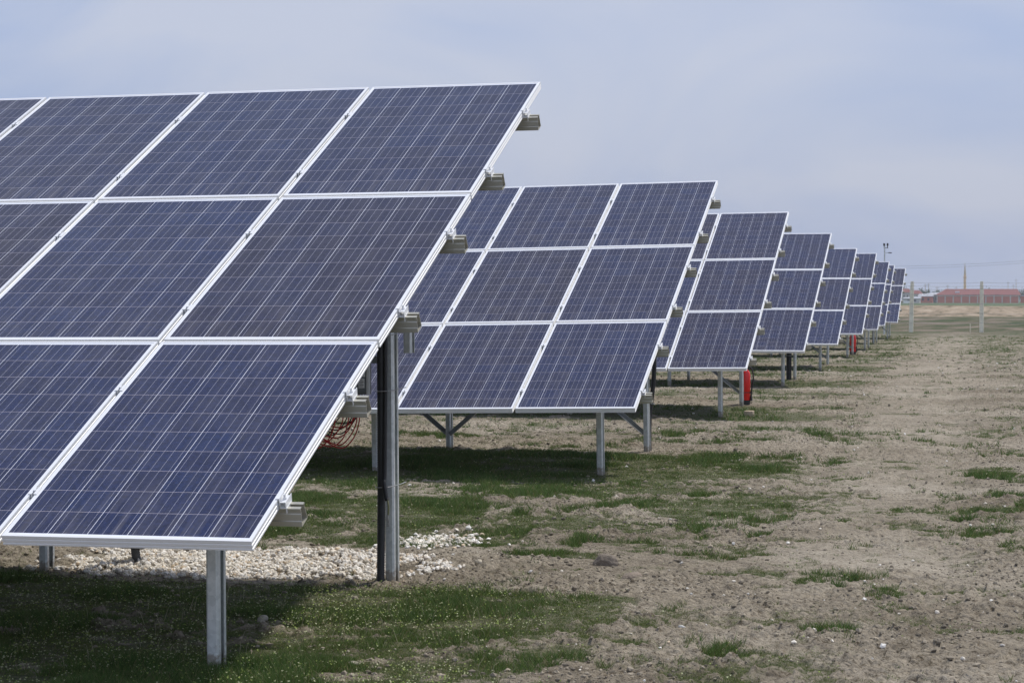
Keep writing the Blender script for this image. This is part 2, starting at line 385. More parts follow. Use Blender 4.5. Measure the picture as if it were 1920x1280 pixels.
gm = np_mesh('ground', np.stack([gx, gy, gz], 1), fc, M_GROUND, True, {'green': ('FLOAT', gg), 'worn': ('FLOAT', lane(gx, gy))})
ground = link_mesh('ground', gm); tag(ground, kind='structure')
def H(x, y): return float(height(np.array([x], float), np.array([y], float))[0])

# ------------------------------------------------------------------ grass, flowers, stones
def attr_mat(name, rough=.8, trans=0., spec=.2):
    ma, nt, bs = new_mat(name)
    a = N(nt, 'ShaderNodeAttribute', attribute_name='tint'); nt.links.new(a.outputs['Color'], bs.inputs['Base Color'])
    bs.inputs['Roughness'].default_value = rough; bs.inputs['Specular IOR Level'].default_value = spec
    if trans:
        tr = N(nt, 'ShaderNodeBsdfTranslucent'); nt.links.new(a.outputs['Color'], tr.inputs[0])
        ms = N(nt, 'ShaderNodeMixShader'); ms.inputs[0].default_value = trans
        nt.links.new(bs.outputs[0], ms.inputs[1]); nt.links.new(tr.outputs[0], ms.inputs[2])
        nt.links.new(ms.outputs[0], nt.nodes['Material Output'].inputs[0])
    return ma
M_GRASS = attr_mat('grass_blades', .7, .35)
M_FLOWER = attr_mat('tiny_flowers', .7, .2)
M_STONE = attr_mat('white_limestone', .85)

def wedge(n, y0, y1, bias=1.0):
    """random ground points spread evenly over what a viewer here looks at: log-uniform in depth"""
    y = y0*np.exp(rng.random(n)**bias*math.log(y1/y0)); x = -.58*y - .6 + rng.random(n)*(.58*y + .6 + .045*y + 1.3)
    return x, y
def make_grass(ntuft, per, y0, y1):
    x, y = wedge(ntuft, y0, y1); g = green(x, y)
    keep = rng.random(ntuft) < g**1.3 * (.35 + .65*sstep(.35, .6, fbm(x/.16, y/.16, 101, 2)))
    x, y = x[keep], y[keep]; n = len(x)
    lush = fbm(x/.5, y/.5, 111, 3); tall = .35 + 1.2*sstep(.42, .78, lush)
    bx = np.repeat(x, per); by = np.repeat(y, per); tl = np.repeat(tall, per); m_ = len(bx)
    rad = .012 + .0011*by
    a = rng.random(m_)*2*np.pi; rr_ = np.sqrt(rng.random(m_))*rad; bx = bx + np.cos(a)*rr_; by = by + np.sin(a)*rr_
    z = height(bx, by) - .004
    hgt = (.018 + .026*rng.random(m_))*tl*(1+.006*by); w = (.0013 + .0009*rng.random(m_))*(1 + np.maximum(by-9, 0)*.085)
    d = rng.random(m_)*2*np.pi; lean = (.3+.9*rng.random(m_))*hgt; th = rng.random(m_)*np.pi
    P0 = np.stack([bx-np.cos(th)*w, by-np.sin(th)*w, z], 1); P1 = np.stack([bx+np.cos(th)*w, by+np.sin(th)*w, z], 1)
    P2 = np.stack([bx+np.cos(d)*lean, by+np.sin(d)*lean, z+hgt], 1)
    V = np.stack([P0, P1, P2], 1).reshape(-1, 3)
    t = np.repeat(np.clip(lush + .5*(rng.random(n)-.5), 0, 1), per)[:, None]; q = rng.random(m_)[:, None]
    colr = np.array([.125, .150, .042])*(1-t) + np.array([.062, .122, .030])*t
    colr = np.where(q > .90, np.array([.21, .18, .09]), colr)*(.6+.9*rng.random(m_)[:, None])
    C = np.concatenate([np.repeat(colr, 3, 0), np.ones((m_*3, 1))], 1)
    return V, C
V, C = make_grass(185000, 6, 7.3, 92)
V2, C2 = make_grass(300000, 7, 7.3, 24)
V = np.concatenate([V, V2]); C = np.concatenate([C, C2])
F = np.arange(len(V)).reshape(-1, 3)
go = link_mesh('grass', np_mesh('grass', V, F, M_GRASS, False, {'tint': ('FLOAT_COLOR', C)}))
tag(go, 'low green grass and moss growing in patches between the panel rows', 'grass', kind='stuff')

# tiny white and yellow flowers in the shade of the first row and sprinkled over the moss further on
x, y = wedge(70000, 7.4, 22); g = green(x, y)
dens = np.where((y < 10.6) & (x < -2.2), .25 + .75*sstep(.38, .58, fbm(x/.5, y/.4, 121, 3)), .10)
k = rng.random(len(x)) < g*dens; x, y = x[k], y[k]; n = len(x)
z = height(x, y) + .018 + .028*rng.random(n); s = (.0028 + .0026*rng.random(n))*(1+.04*np.maximum(y-9, 0)); an = rng.random(n)*6.28
P = [np.stack([x+np.cos(an+q)*s, y+np.sin(an+q)*s, z+(.5*s if j % 2 else -.5*s)], 1) for j, q in enumerate((0, 1.57, 3.14, 4.71))]
V = np.stack(P, 1).reshape(-1, 3); F = np.arange(len(V)).reshape(-1, 4)
cc = np.where(rng.random(n)[:, None] < .5, np.array([.50, .52, .30]), np.array([.30, .38, .10]))
C = np.concatenate([np.repeat(cc, 4, 0), np.ones((n*4, 1))], 1)
fo = link_mesh('flowers', np_mesh('flowers', V, F, M_FLOWER, False, {'tint': ('FLOAT_COLOR', C)}))
tag(fo, 'tiny pale yellow flowers dotted through the grass under the nearest panels', 'flowers', kind='stuff')

def ico(sub, seed, rough=.25):
    bm = bmesh.new(); bmesh.ops.create_icosphere(bm, subdivisions=sub, radius=1)
    r = random.Random(seed); ks = [(Vector((r.uniform(-1, 1), r.uniform(-1, 1), r.uniform(-1, 1))).normalized(), r.uniform(-rough, rough), r.uniform(.2, .7)) for _ in range(9)]
    for v in bm.verts:
        d = v.co.normalized(); f = 1 + sum(a*max(0, d.dot(q)-c)*2 for q, a, c in ks); v.co = d*f
    vs = np.array([v.co[:] for v in bm.verts]); fs = np.array([[v.index for v in f.verts] for f in bm.faces]); bm.free()
    return vs, fs
STONES = [ico(1, i, .45) for i in range(8)]
def scatter(name, x, y, s, mat, cols, flat=.6, lift=.3, zadd=0.):
    VV, FF, CC = [], [], []; b = 0; z = height(x, y) + zadd; n = len(x); pick = np.arange(n) % 8
    a = rng.random(n)*6.28; w1 = .55+.4*rng.random(n); w2 = flat*(.7+.5*rng.random(n)); tx = rng.normal(size=n)*.35
    for j in range(8):
        q_ = pick == j; vs, fs = STONES[j]; m_ = int(q_.sum())
        if not m_: continue
        q = vs[None]*np.stack([np.ones(m_), w1[q_], w2[q_]], 1)[:, None]*s[q_][:, None, None]
        c_, s_ = np.cos(tx[q_])[:, None], np.sin(tx[q_])[:, None]
        X_, Y_, Z_ = q[..., 0], q[..., 1]*c_-q[..., 2]*s_, q[..., 1]*s_+q[..., 2]*c_
        ca, sa = np.cos(a[q_])[:, None], np.sin(a[q_])[:, None]
        q = np.stack([X_*ca-Y_*sa+x[q_][:, None], X_*sa+Y_*ca+y[q_][:, None], Z_+(z[q_]+lift*s[q_])[:, None]], 2)
        VV.append(q.reshape(-1, 3)); FF.append((fs[None]+(np.arange(m_)*len(vs))[:, None, None]).reshape(-1, 3)+b); b += m_*len(vs)
        CC.append(np.repeat(np.concatenate([cols[q_], np.ones((m_, 1))], 1), len(vs), 0))
    me = np_mesh(name, np.concatenate(VV), np.concatenate(FF), mat, False, {'tint': ('FLOAT_COLOR', np.concatenate(CC))})
    return link_mesh(name, me)
def stone_cols(n, base=((.62, .57, .48), (.66, .63, .57), (.50, .40, .28), (.42, .37, .31), (.55, .50, .42))):
    b = np.array(base)[rng.choice(len(base), n, p=[.34, .40, .08, .06, .12])]; return b*(.98+.30*rng.random((n, 1)))
# gravel bed over the cable trench
n = 20000; x = -5.9 + rng.random(n)*2.75; y = 10.35 + rng.random(n)*1.65
e = np.minimum(np.minimum(y-10.72-.02*(x+5), 11.83+.02*x*0-y), np.minimum((x+5.42)*.45, (-3.40-x)*.40)) + (fbm(x/.25, y/.25, 131, 3)-.5)*.34
k = e > 0; x, y, e = x[k], y[k], e[k]
o = scatter('gravel_bed', x, y, .008+.010*rng.random(len(x)), M_STONE, stone_cols(len(x)), .7, .25, np.minimum(e*.12, .03))
tag(o, 'long bed of pale white gravel on the ground behind the nearest front post', 'gravel', kind='stuff')
n = 420; x = -3.70 + rng.normal(size=n)*.13; y = 12.72 + rng.normal(size=n)*.17
o = scatter('gravel_patch', x, y, .009+.012*rng.random(n), M_STONE, stone_cols(n)*1.12, .6, .3)
tag(o, 'small spill of bright white gravel right of the nearest tall post', 'gravel', kind='stuff')
# loose stones spread thinly over the soil
x, y = wedge(2000, 7.5, 60, .9); k = (green(x, y) < .35) | ((rng.random(len(x)) < .2) & (y > 11)); x, y = x[k], y[k]
sz = (.0035+.010*rng.random(len(x))**2.5)*(1+.025*y)
o = scatter('loose_pebbles', x, y, sz, M_STONE, stone_cols(len(x)), .6, .35)
tag(o, 'white pebbles strewn thinly over the bare clay', 'pebbles', kind='stuff')
# crumbs and clods of the same clay
M_CLOD = attr_mat('dry_clay_clods', .95)
x, y = wedge(150000, 7.4, 60, .95); g = green(x, y); cm = sstep(.40, .64, fbm(x/.7, y/.6, 141, 3))
k = rng.random(len(x)) < (.12+.88*cm)*(1-.75*g)*(1-.7*lane(x, y)); x, y = x[k], y[k]; n = len(x)
sz = (.0022+.0035*rng.random(n)+.010*rng.random(n)**8)*(1+.03*y)
cc = np.array([.300, .258, .195])*(.45+.75*rng.random((n, 1)))
o = scatter('soil_clods', x, y, sz, M_CLOD, cc, .6, .2)
tag(o, 'crumbled clods of dry clay lying on the soil', 'soil', kind='stuff')
# dead straw
x, y = wedge(9000, 7.4, 45); k = rng.random(len(x)) < .5; x, y = x[k], y[k]; n = len(x)
a = rng.random(n)*6.28; ln = (.010+.035*rng.random(n)**2)*(1+.02*y); z = height(x, y)+.004; w = .0012*(1+.05*y)
dx, dy = np.cos(a)*ln, np.sin(a)*ln; px_, py_ = -np.sin(a)*w, np.cos(a)*w; zt = z + .5*ln*rng.random(n)
V = np.stack([np.stack([x-px_, y-py_, z], 1), np.stack([x+px_, y+py_, z+w], 1), np.stack([x+dx, y+dy, zt+w], 1)], 1).reshape(-1, 3)
cc = np.array([.36, .30, .20])*(.35+.8*rng.random((n, 1)))
o = link_mesh('dry_straw', np_mesh('dry_straw', V, np.arange(len(V)).reshape(-1, 3), M_GRASS, False, {'tint': ('FLOAT_COLOR', np.concatenate([np.repeat(cc, 3, 0), np.ones((3*n, 1))], 1))}))
tag(o, 'bits of dead straw and roots littering the clay', 'straw', kind='stuff')

n = 420; x = -4.6 + 3.2*rng.random(n); y = 7.8 + 3.6*rng.random(n)**1.4; k = (green(x, y) > .25); x, y = x[k], y[k]; n = len(x); z = height(x, y)
hh = .03 + .08*rng.random(n)**2; a = rng.random(n)*6.28; c1 = np.stack([np.cos(a), np.sin(a)], 1)*hh[:, None]*.25; c2 = c1*(2.6+rng.random((n, 1)))
V = []
for j, (o_, f_) in enumerate(((np.zeros((n, 2)), 0), (c1, .7), (c2, 1.))):
    for sg in (-1, 1): V.append(np.stack([x+o_[:, 0]+sg*.0011*(1-.4*f_), y+o_[:, 1], z+hh*f_], 1))
V = np.stack(V, 1).reshape(-1, 3); b_ = np.arange(n)[:, None]*6
F = np.concatenate([b_+np.array([[0, 1, 3, 2]]), b_+np.array([[2, 3, 5, 4]])])
C = np.concatenate([np.repeat(np.array([.40, .37, .24])*(.4+.8*rng.random((n, 1))), 6, 0), np.ones((n*6, 1))], 1)
o = link_mesh('dry_stalks', np_mesh('dry_stalks', V, F, M_GRASS, False, {'tint': ('FLOAT_COLOR', C)}))
tag(o, 'thin dry bent stalks standing in the nearest grass', 'stalks', kind='stuff')

# single larger stones and clods one can point at
def rock(name, x, y, size, label, cat, colr, flat=.55, seed=1, blocky=False):
    bm = bmesh.new()
    if blocky:
        bmesh.ops.create_cube(bm, size=2); bmesh.ops.bevel(bm, geom=bm.edges[:], offset=.12, segments=1, affect='EDGES')
        bmesh.ops.subdivide_edges(bm, edges=bm.edges[:], cuts=2, use_grid_fill=True)
    else: bmesh.ops.create_icosphere(bm, subdivisions=3, radius=1)
    r = random.Random(seed); ks = [(Vector((r.uniform(-1, 1), r.uniform(-1, 1), r.uniform(-1, 1))).normalized(), r.uniform(-.5, .4), r.uniform(.1, .6)) for _ in range(14)]
    for v in bm.verts:
        d = v.co.normalized(); f = 1 + sum(a*max(0, d.dot(q)-c) for q, a, c in ks)*(.2 if blocky else 1)
        v.co = Vector((v.co.x*f*size[0], v.co.y*f*size[1], v.co.z*f*size[2]))
    me = bpy.data.meshes.new(name); bm.to_mesh(me); bm.free()
    o = link_mesh(name, me, simple(name+'_surface', colr, .95, 0, .18, 14, bmp=.7)); o.location = (x, y, H(x, y)+size[2]*.55); o.rotation_euler.z = r.uniform(-.4, .4)
    tag(o, label, cat); return o
rock('stone_block', -3.80, 27.4, (.062, .05, .048), 'pale beige squared stone block lying on bare soil in front of the big red extinguisher', 'stone', (.52, .42, .30), seed=3, blocky=True)
rock('soil_clod', -2.46, 11.81, (.075, .05, .04), 'jagged brown lump of dried mud beside a grass tuft, mid ground', 'clod', (.24, .20, .155), seed=5)
rock('soil_clod', -2.19, 11.2, (.06, .05, .028), 'low cracked lump of dried mud on bare clay, centre foreground', 'clod', (.26, .21, .16), seed=9)
rock('stone', -3.11, 11.55, (.028, .022, .022), 'white stone with a yellow tinge right of the gravel bed', 'stone', (.62, .55, .42), seed=11)
rock('stone', -2.75, 8.25, (.020, .016, .010), 'cream stone half buried in the clay at the bottom edge of the photo', 'stone', (.60, .54, .43), seed=13)
rock('stone', -3.52, 9.25, (.026, .018, .020), 'pale lumpy stone in the shaded grass right of the front post', 'stone', (.45, .41, .33), seed=15)
rock('stone', -1.62, 9.55, (.016, .012, .008), 'small flat white stone on the open clay, foreground', 'stone', (.66, .64, .58), seed=17)

# ------------------------------------------------------------------ solar arrays
W_, L_, G_ = .992, 1.65, .022; PU, SV = W_+G_, L_+G_; SLOPE = 3*L_+2*G_
NCOL = 8; BAY = 1.98
def frame_mesh():
    # (inset, z) going round the extrusion; outer side carries two shallow grooves
    prof = [(.0115, 0), (0, 0), (0, -.011), (.002, -.0122), (.002, -.0155), (0, -.0168), (0, -.027), (.002, -.0282), (.002, -.0315), (0, -.0328), (0, -.040), (.028, -.040), (.028, -.0375), (.003, -.0375), (.003, -.0065), (.0115, -.0065)]
    cs = [(0, 0, 1, 1), (W_, 0, -1, 1), (W_, L_, -1, -1), (0, L_, 1, -1)]
    vs = [(cx+sx*d, cy+sy*d, z) for cx, cy, sx, sy in cs for d, z in prof]; n = len(prof)
    fs = [(c*n+i, c*n+(i+1) % n, ((c+1) % 4)*n+(i+1) % n, ((c+1) % 4)*n+i) for c in range(4) for i in range(n)]
    me = bpy.data.meshes.new('frame'); me.from_pydata(vs, [], fs); me.update()
    bm = bmesh.new(); bm.from_mesh(me); bmesh.ops.recalc_face_normals(bm, faces=bm.faces); bm.to_mesh(me); bm.free()
    me.materials.append(M_ALU); return me
def glass_mesh():
    m_ = MB(); m_.box((.0095, .0095, -.0062), (W_-.0095, L_-.0095, -.0018)); me = m_.mesh('solar_panel', M_SOLAR)
    return me
FRAME, GLASS = frame_mesh(), glass_mesh()
def jbox_mesh():
    m_ = MB(); m_.box((.44, 1.50, -.030), (.55, 1.60, -.0075)); return m_.mesh('junction_box', M_BLACK)
JBOX = jbox_mesh()
PURLIN_S = [.33, 1.20, SV+.33, SV+1.20, 2*SV+.33, 2*SV+1.20]
# purlin section: (up slope, normal) closed outline, hollow-looking hat rail with a slot in its crown
_o = [(-.009, 0), (-.026, 0), (-.026, -.006), (-.022, -.008), (-.022, -.022), (-.025, -.025), (-.028, -.050), (-.031, -.053), (-.033, -.072)]
_i = [(-.030, -.0695), (-.0285, -.0545), (-.0255, -.0515), (-.0225, -.0262), (-.0195, -.0235), (-.0195, -.0065), (-.0225, -.0045), (-.0225, -.0030), (-.009, -.0030)]
pt = _o + [(-p, q) for p, q in reversed(_o)] + [(-p, q) for p, q in reversed(_i)] + _i
def slope_prism(prof, x0, x1):
    """outline (y, z) extruded along x"""
    n = len(prof); vs = [(x0, p, q) for p, q in prof] + [(x1, p, q) for p, q in prof]
    area = sum(prof[i][0]*prof[(i+1) % n][1]-prof[(i+1) % n][0]*prof[i][1] for i in range(n))
    me = MB(); fs = [(i, (i+1) % n, (i+1) % n + n, i+n) for i in range(n)] + [tuple(range(n-1, -1, -1)), tuple(range(n, 2*n))]
    if area < 0: fs = [tuple(reversed(f)) for f in fs]
    me.add(vs, fs); return me
LEN = NCOL*PU
PURLIN = slope_prism(pt, -LEN-.08, .080).mesh('purlin', M_RAIL)
def end_clamp():
    m_ = MB(); h = .030
    m_.box((.0015, -h, -.040), (.0055, h, -.0002)); m_.box((-.009, -h, .0004), (.0055, h, .0040)); m_.box((.0055, -h, -.040), (.030, h, -.0360))
    m_.box((.0055, -h+.002, -.016), (.026, h-.002, -.0125)); m_.add([(.0260, -h, -.012), (.0260, h+.012, -.012), (.0260, h, -.050), (.0260, -h-.004, -.058), (.0285, -h, -.012), (.0285, h+.012, -.012), (.0285, h, -.050), (.0285, -h-.004, -.058)],
          [(0, 1, 2, 3), (7, 6, 5, 4), (0, 4, 5, 1), (1, 5, 6, 2), (2, 6, 7, 3), (3, 7, 4, 0)])
    m_.tube([(.016, 0, -.0125), (.016, 0, .006)], .0045, 8); m_.tube([(.016, 0, -.0125), (.016, 0, -.006)], .008, 6)
    return m_.mesh('end_clamp', M_ALU)
def mid_clamp():
    m_ = MB(); h = .026
    m_.box((-.018, -h, .0006), (-.004, h, .0038)); m_.box((.004, -h, .0006), (.018, h, .0038))
    m_.box((-.0085, -h, -.020), (-.0055, h, .0005)); m_.box((.0055, -h, -.020), (.0085, h, .0005)); m_.box((-.0085, -h, -.023), (.0085, h, -.0201))
    m_.tube([(0, 0, -.0201), (0, 0, .006)], .0045, 8); m_.tube([(0, 0, -.004), (0, 0, .008)], .0065, 6)
    return m_.mesh('clamp', M_ALU)
EC, MC = end_clamp(), mid_clamp()
# C section post, open to the right
def c_outline(w, d, t, lip):
    a, b = w/2, d/2
    c = .009
    return [(-a+c, -b), (a-c, -b), (a, -b+c), (a, -b+lip), (a-t, -b+lip), (a-t, -b+c+.001), (a-c-.001, -b+t), (-a+t, -b+t), (-a+t, b-t), (a-t, b-t), (a-t, b-lip), (a, b-lip), (a, b-c), (a-c, b), (-a+c, b), (-a, b-c), (-a, -b+c)]
def post(name, x, y, z0, z1, root, w=.050, d=.100):
    m_ = MB(); m_.prism(c_outline(w, d, .004, .030), z0, z1); o = m_.build(name, M_POST, root, (x, y, 0)); return o

ROW_LABEL = ['largest solar panel table, filling the left foreground', 'second solar panel table from the camera, three tiers, its end overlapped by nothing',
             'third solar panel table from the camera, with the bigger red extinguisher under its end',
             'fourth solar panel table from the camera, a black conduit on its rear post', 'fifth solar panel table from the camera, two bare posts and a dark brace below it',
             'sixth solar panel table from the camera, with the far red extinguisher under its end', 'seventh solar panel table from the camera, just left of the thin camera mast',
             'eighth solar panel table from the camera, only a narrow strip showing', 'farthest solar panel table, last in the receding line near the concrete fence post']
ROW_LABEL[1] = 'second solar panel table from the camera, just behind the largest one'
HAS_BRACE = {1, 2, 4, 5, 6, 8}
for k in range(9):
    X, Y, Z, T, S = ROW_X[k], ROW_Y[k], ROW_Z[k], R(ROW_T[k]), ROW_S[k]
    g0 = float(base_h(np.array([X-.5]), np.array([Y+2.]))[0])
    root = empty('solar_array', (X, Y, g0)); root.rotation_euler.y = -S
    tag(root, ROW_LABEL[k], 'solar array', 'solar panel tables receding in a line')
    zb = Z - g0; ct, st = math.cos(T), math.sin(T)
    def P(u, s, n=0): return (u, s*ct - n*st, zb + s*st + n*ct)
    rr = random.Random(100+k)
    for c in range(NCOL):
        for r_ in range(3):
            jx, jn = rr.uniform(-.0012, .0012), rr.uniform(-.0006, .0006)
            gl = link_mesh('solar_panel', GLASS, None, root, P(-(c+1)*PU + G_ + jx, r_*SV, jn), (T, 0, 0))
            link_mesh('frame', FRAME, None, gl)
            if k == 0: link_mesh('junction_box', JBOX, None, gl)
    for s in PURLIN_S:
        link_mesh('purlin', PURLIN, None, root, P(0, s, -.0405), (T, 0, 0))
        link_mesh('end_clamp', EC, None, root, P(0, s), (T, 0, 0))
        for c in range(1, NCOL if k < 5 else 2):
            link_mesh('clamp', MC, None, root, P(-c*PU + G_/2, s), (T, 0, 0))
    # supports: front and rear post, inclined rafter, longitudinal braces
    fy, ry = .76, 3.48
    nb = 4
    for b in range(nb):
        x = -.50 - b*BAY
        s_of = lambda yy: yy/ct
        zf = zb + s_of(fy)*st - .135 ; zr = zb + s_of(ry)*st - .135
        post('post', x+.053, fy, -.35, zf, root, .052, .095)
        post('post', x-.062, ry, -.35, zr, root, .050, .105)
        ra = slope_prism([(.55, -.116), (.47, -.216), (4.25, -.216), (4.3, -.116)], -.025, .025)
        link_mesh('rafter', ra.mesh('rafter', M_GALV), None, root, P(x-.025+.06, .22), (T, 0, 0))
        if k in HAS_BRACE:
            for sgn in ([-1] if b == 0 else [-1, 1]):
                mb = MB(); d = Vector((sgn*1.25, 0, 1.05)); mat = Matrix.Translation((x-.07+sgn*.03, ry+.058 if sgn < 0 else ry-.058, .20)) @ d.to_track_quat('Z', 'Y').to_matrix().to_4x4()
                mb.prism([(-.02, -.02), (.02, -.02), (.02, -.016), (-.016, -.016), (-.016, .02), (-.02, .02)], 0, d.length, mat)
                mb.build('brace', M_BRACE, root)
    if k == 0:
        # short C bracket to the right of the tall post head
        mb = MB(); mb.prism(c_outline(.045, .07, .003, .015), 1.215, 1.345); mb.build('bracket', M_GALV, root, (-.475, 3.52, 0))
        mb = MB(); mb.box((-5.9, 3.535, 1.16), (-.63, 3.575, 1.20)); mb.build('rail', M_BRACE, root)

def corrugated(mb, pts, r, pitch=.012, n=12):
    P_ = [Vector(p) for p in pts]; out = []; rs = []
    for a, b in zip(P_[:-1], P_[1:]):
        st_ = max(2, int((b-a).length/pitch*2))
        for i in range(st_): out.append(a.lerp(b, i/st_)); rs.append(r*(1.0 if len(out) % 2 else .90))
    out.append(P_[-1]); rs.append(r); mb.tube(out, rs, n)
def smooth_path(pts, n=8):
    P_ = [Vector(p) for p in pts]; P_ = [P_[0]*2-P_[1]] + P_ + [P_[-1]*2-P_[-2]]; out = []
    for i in range(1, len(P_)-2):
        a, b, c, d = P_[i-1:i+3]
        for j in range(n):
            t = j/n; out.append(.5*((2*b)+(c-a)*t+(2*a-5*b+4*c-d)*t*t+(3*b-a-3*c+d)*t**3))
    out.append(P_[-2]); return out

# black conduit strapped to the nearest rear post
cq = at(714, 1000, 10.66); cx, cy = cq.x, 10.66
t = empty('cable_conduit', (cx, cy, 0)); tag(t, 'thick black corrugated conduit strapped to the nearest tall rear post', 'cable conduit')
mb = MB(); corrugated(mb, smooth_path([(-.005, 0, -.10), (0, 0, .1), (.003, 0, .6), (0, .0, 1.2), (-.005, -.01, 1.60), (-.01, .0, 1.75)], 6), .0215, .012); mb.build('conduit_pipe', M_BLACKRIB, t)
mb = MB(); mb.tube(smooth_path([(.026, -.006, 1.60), (.026, -.006, 1.1), (.024, -.012, .62), (.026, -.024, .54), (.040, -.032, .47), (.047, -.034, .455)], 6), .0125, 8); mb.build('cable', M_BLACK, t)
mb = MB(); mb.tube(smooth_path([(.047, -.034, .46), (.052, -.036, .435), (.053, -.034, .405), (.049, -.032, .37)], 5), .0055, 8); mb.build('earth_wire', simple('yellow_green_sleeve', (.25, .25, .12), .5), t)
mb = MB(); mb.tube([(.049, -.032, .382), (.049, -.032, .352)], .0065, 8); mb.box((.042, -.035, .318), (.056, -.031, .352)); mb.tube([(.049, -.041, .332), (.049, -.030, .332)], .006, 8); mb.build('cable_lug', M_STEEL, t)
for zt in (.52, 1.02, 1.31):
    mb = MB(); q = smooth_path([(-.027, .0, zt), (-.018, -.022, zt-.002), (.01, -.030, zt), (.05, -.012, zt+.002), (.082, .07, zt+.01), (.082, .18, zt+.014)], 4); mb.tube(q, .0025, 6)
    mb.tube([(.045, -.016, zt), (.047, -.028, zt)], .004, 6); mb.build('cable_tie', simple('grey_tie', (.35, .35, .35), .5), t)

# leaning conduit coming out of the gravel under the first bay
p = at(257, 1070, 10.95)
t = empty('cable_conduit', (p.x, p.y, 0)); tag(t, 'short dark grey conduit leaning out of the white gravel bed', 'cable conduit')
mb = MB(); corrugated(mb, [(.01, 0, -.06), (-.012, .0, .13), (-.03, .02, .5), (-.045, .05, .95), (-.05, .1, 1.45)], .026, .012); mb.build('conduit_pipe', simple('dusty_black_plastic', (.10, .10, .095), .8, 0, .2, 40), t)
mb = MB(); mb.box((-.085, -.035, .125), (.055, .035, .165)); mb.build('collar', M_BLACK, t)

# grey junction cabinet behind the panels, with cable loops hanging out of its underside
br = at(690, 770, 10.66); bx1, bz0 = br.x, 1.0
t = empty('junction_cabinet', (bx1-.28, 10.68, bz0)); tag(t, 'grey electrical box with white labels, half hidden behind the nearest panels', 'electrical box')
mb = MB(); mb.box((-.28, 0, 0), (.28, .035, .56)); mb.build('cabinet', M_BOX, t)
mb = MB(); mb.box((-.27, -.012, .01), (.268, -.0005, .55)); mb.build('door', simple('cabinet_door_paint', (.19, .21, .22), .5, 0, .05, 10), t)
mb = MB(); mb.box((.270, -.016, .0), (.283, .0, .565)); mb.build('edge_trim', M_ALU, t)
lb = MB(); lb.box((.226, -.0145, .034), (.258, -.0122, .084)); l1 = lb.build('label_plate', M_WHITE, t)
lb = MB()
for i in range(5): lb.box((.230, -.0158, .041+i*.008), (.254 if i % 2 else .249, -.0146, .0435+i*.008))
lb.build('print', M_INK, l1)
lb = MB(); lb.box((.226, -.0145, .092), (.262, -.0122, .150)); lb.build('label_plate', M_WHITE, t)
cab = {'red': [], 'black': []}
spec = [('red', .215, .285), ('red', .200, .270), ('red', .150, .280), ('red', .120, .255), ('red', .175, .235), ('red', .070, .290), ('red', .050, .220), ('red', .190, .18),
        ('black', .185, .215), ('black', .165, .195), ('black', .130, .225), ('black', .100, .185), ('black', .205, .16), ('black', .06, .24)]
t2 = empty('cable_loops', (bx1-.28, 10.70, bz0)); tag(t2, 'loops of red and black cable hanging beneath the nearest panels', 'cables')
for i, (cname, xa, drop) in enumerate(spec):
    yo = .01+.006*i; mb = MB(); j = random.uniform(-.012, .012)
    pts = smooth_path([(xa, yo, .04), (xa+.004+j, yo, -drop*.25), (xa-.002, yo, -drop*.55), (xa-.035+j, yo, -drop*.85), (xa-.105, yo+.01, -drop), (xa-.20, yo, -drop*.84), (xa-.28+j*3, yo, -drop*.45), (xa-.32, yo, .04)], 6)
    mb.tube(pts, .0036, 6); mb.build('red_cable' if cname == 'red' else 'black_cable', M_RED if cname == 'red' else M_BLACK, t2)
mb = MB()
for xa in (.20, .215, .23): mb.tube([(xa-.03, .0, -.06), (xa-.034, .0, -.095)], .007, 8)
mb.build('connectors', M_WHITE, t2)

# conduits on the rows further back
def row_conduit(k, dx, r, z1, label, lean=0., dy=-.02):
    x, y = ROW_X[k]-.57+dx, ROW_Y[k]+3.48+dy; g = H(x, y)
    t = empty('cable_conduit', (x, y, g)); tag(t, label, 'cable conduit')
    mb = MB(); mb.tube(smooth_path([(0, 0, -.1), (0, 0, .3), (lean, 0, .8), (lean*.5, .01, z1)], 6), r, 10); mb.build('conduit_pipe', M_BLACK, t)
    mb = MB()
    for zz in (.45, 1.0): mb.tube([(lean*.6, 0, zz), (lean*.6, 0, zz+.008)], r*1.12, 10)
    mb.build('cable_tie', M_BRACE, t)
row_conduit(1, .012, .022, 1.5, 'bowed black conduit behind the rear post of the second table', .045, .10)
row_conduit(3, -.10, .048, 1.6, 'black conduit beside the rear post of the fourth table')
row_conduit(7, -.10, .045, 1.6, 'black conduit by the rear post of the eighth table, far back')

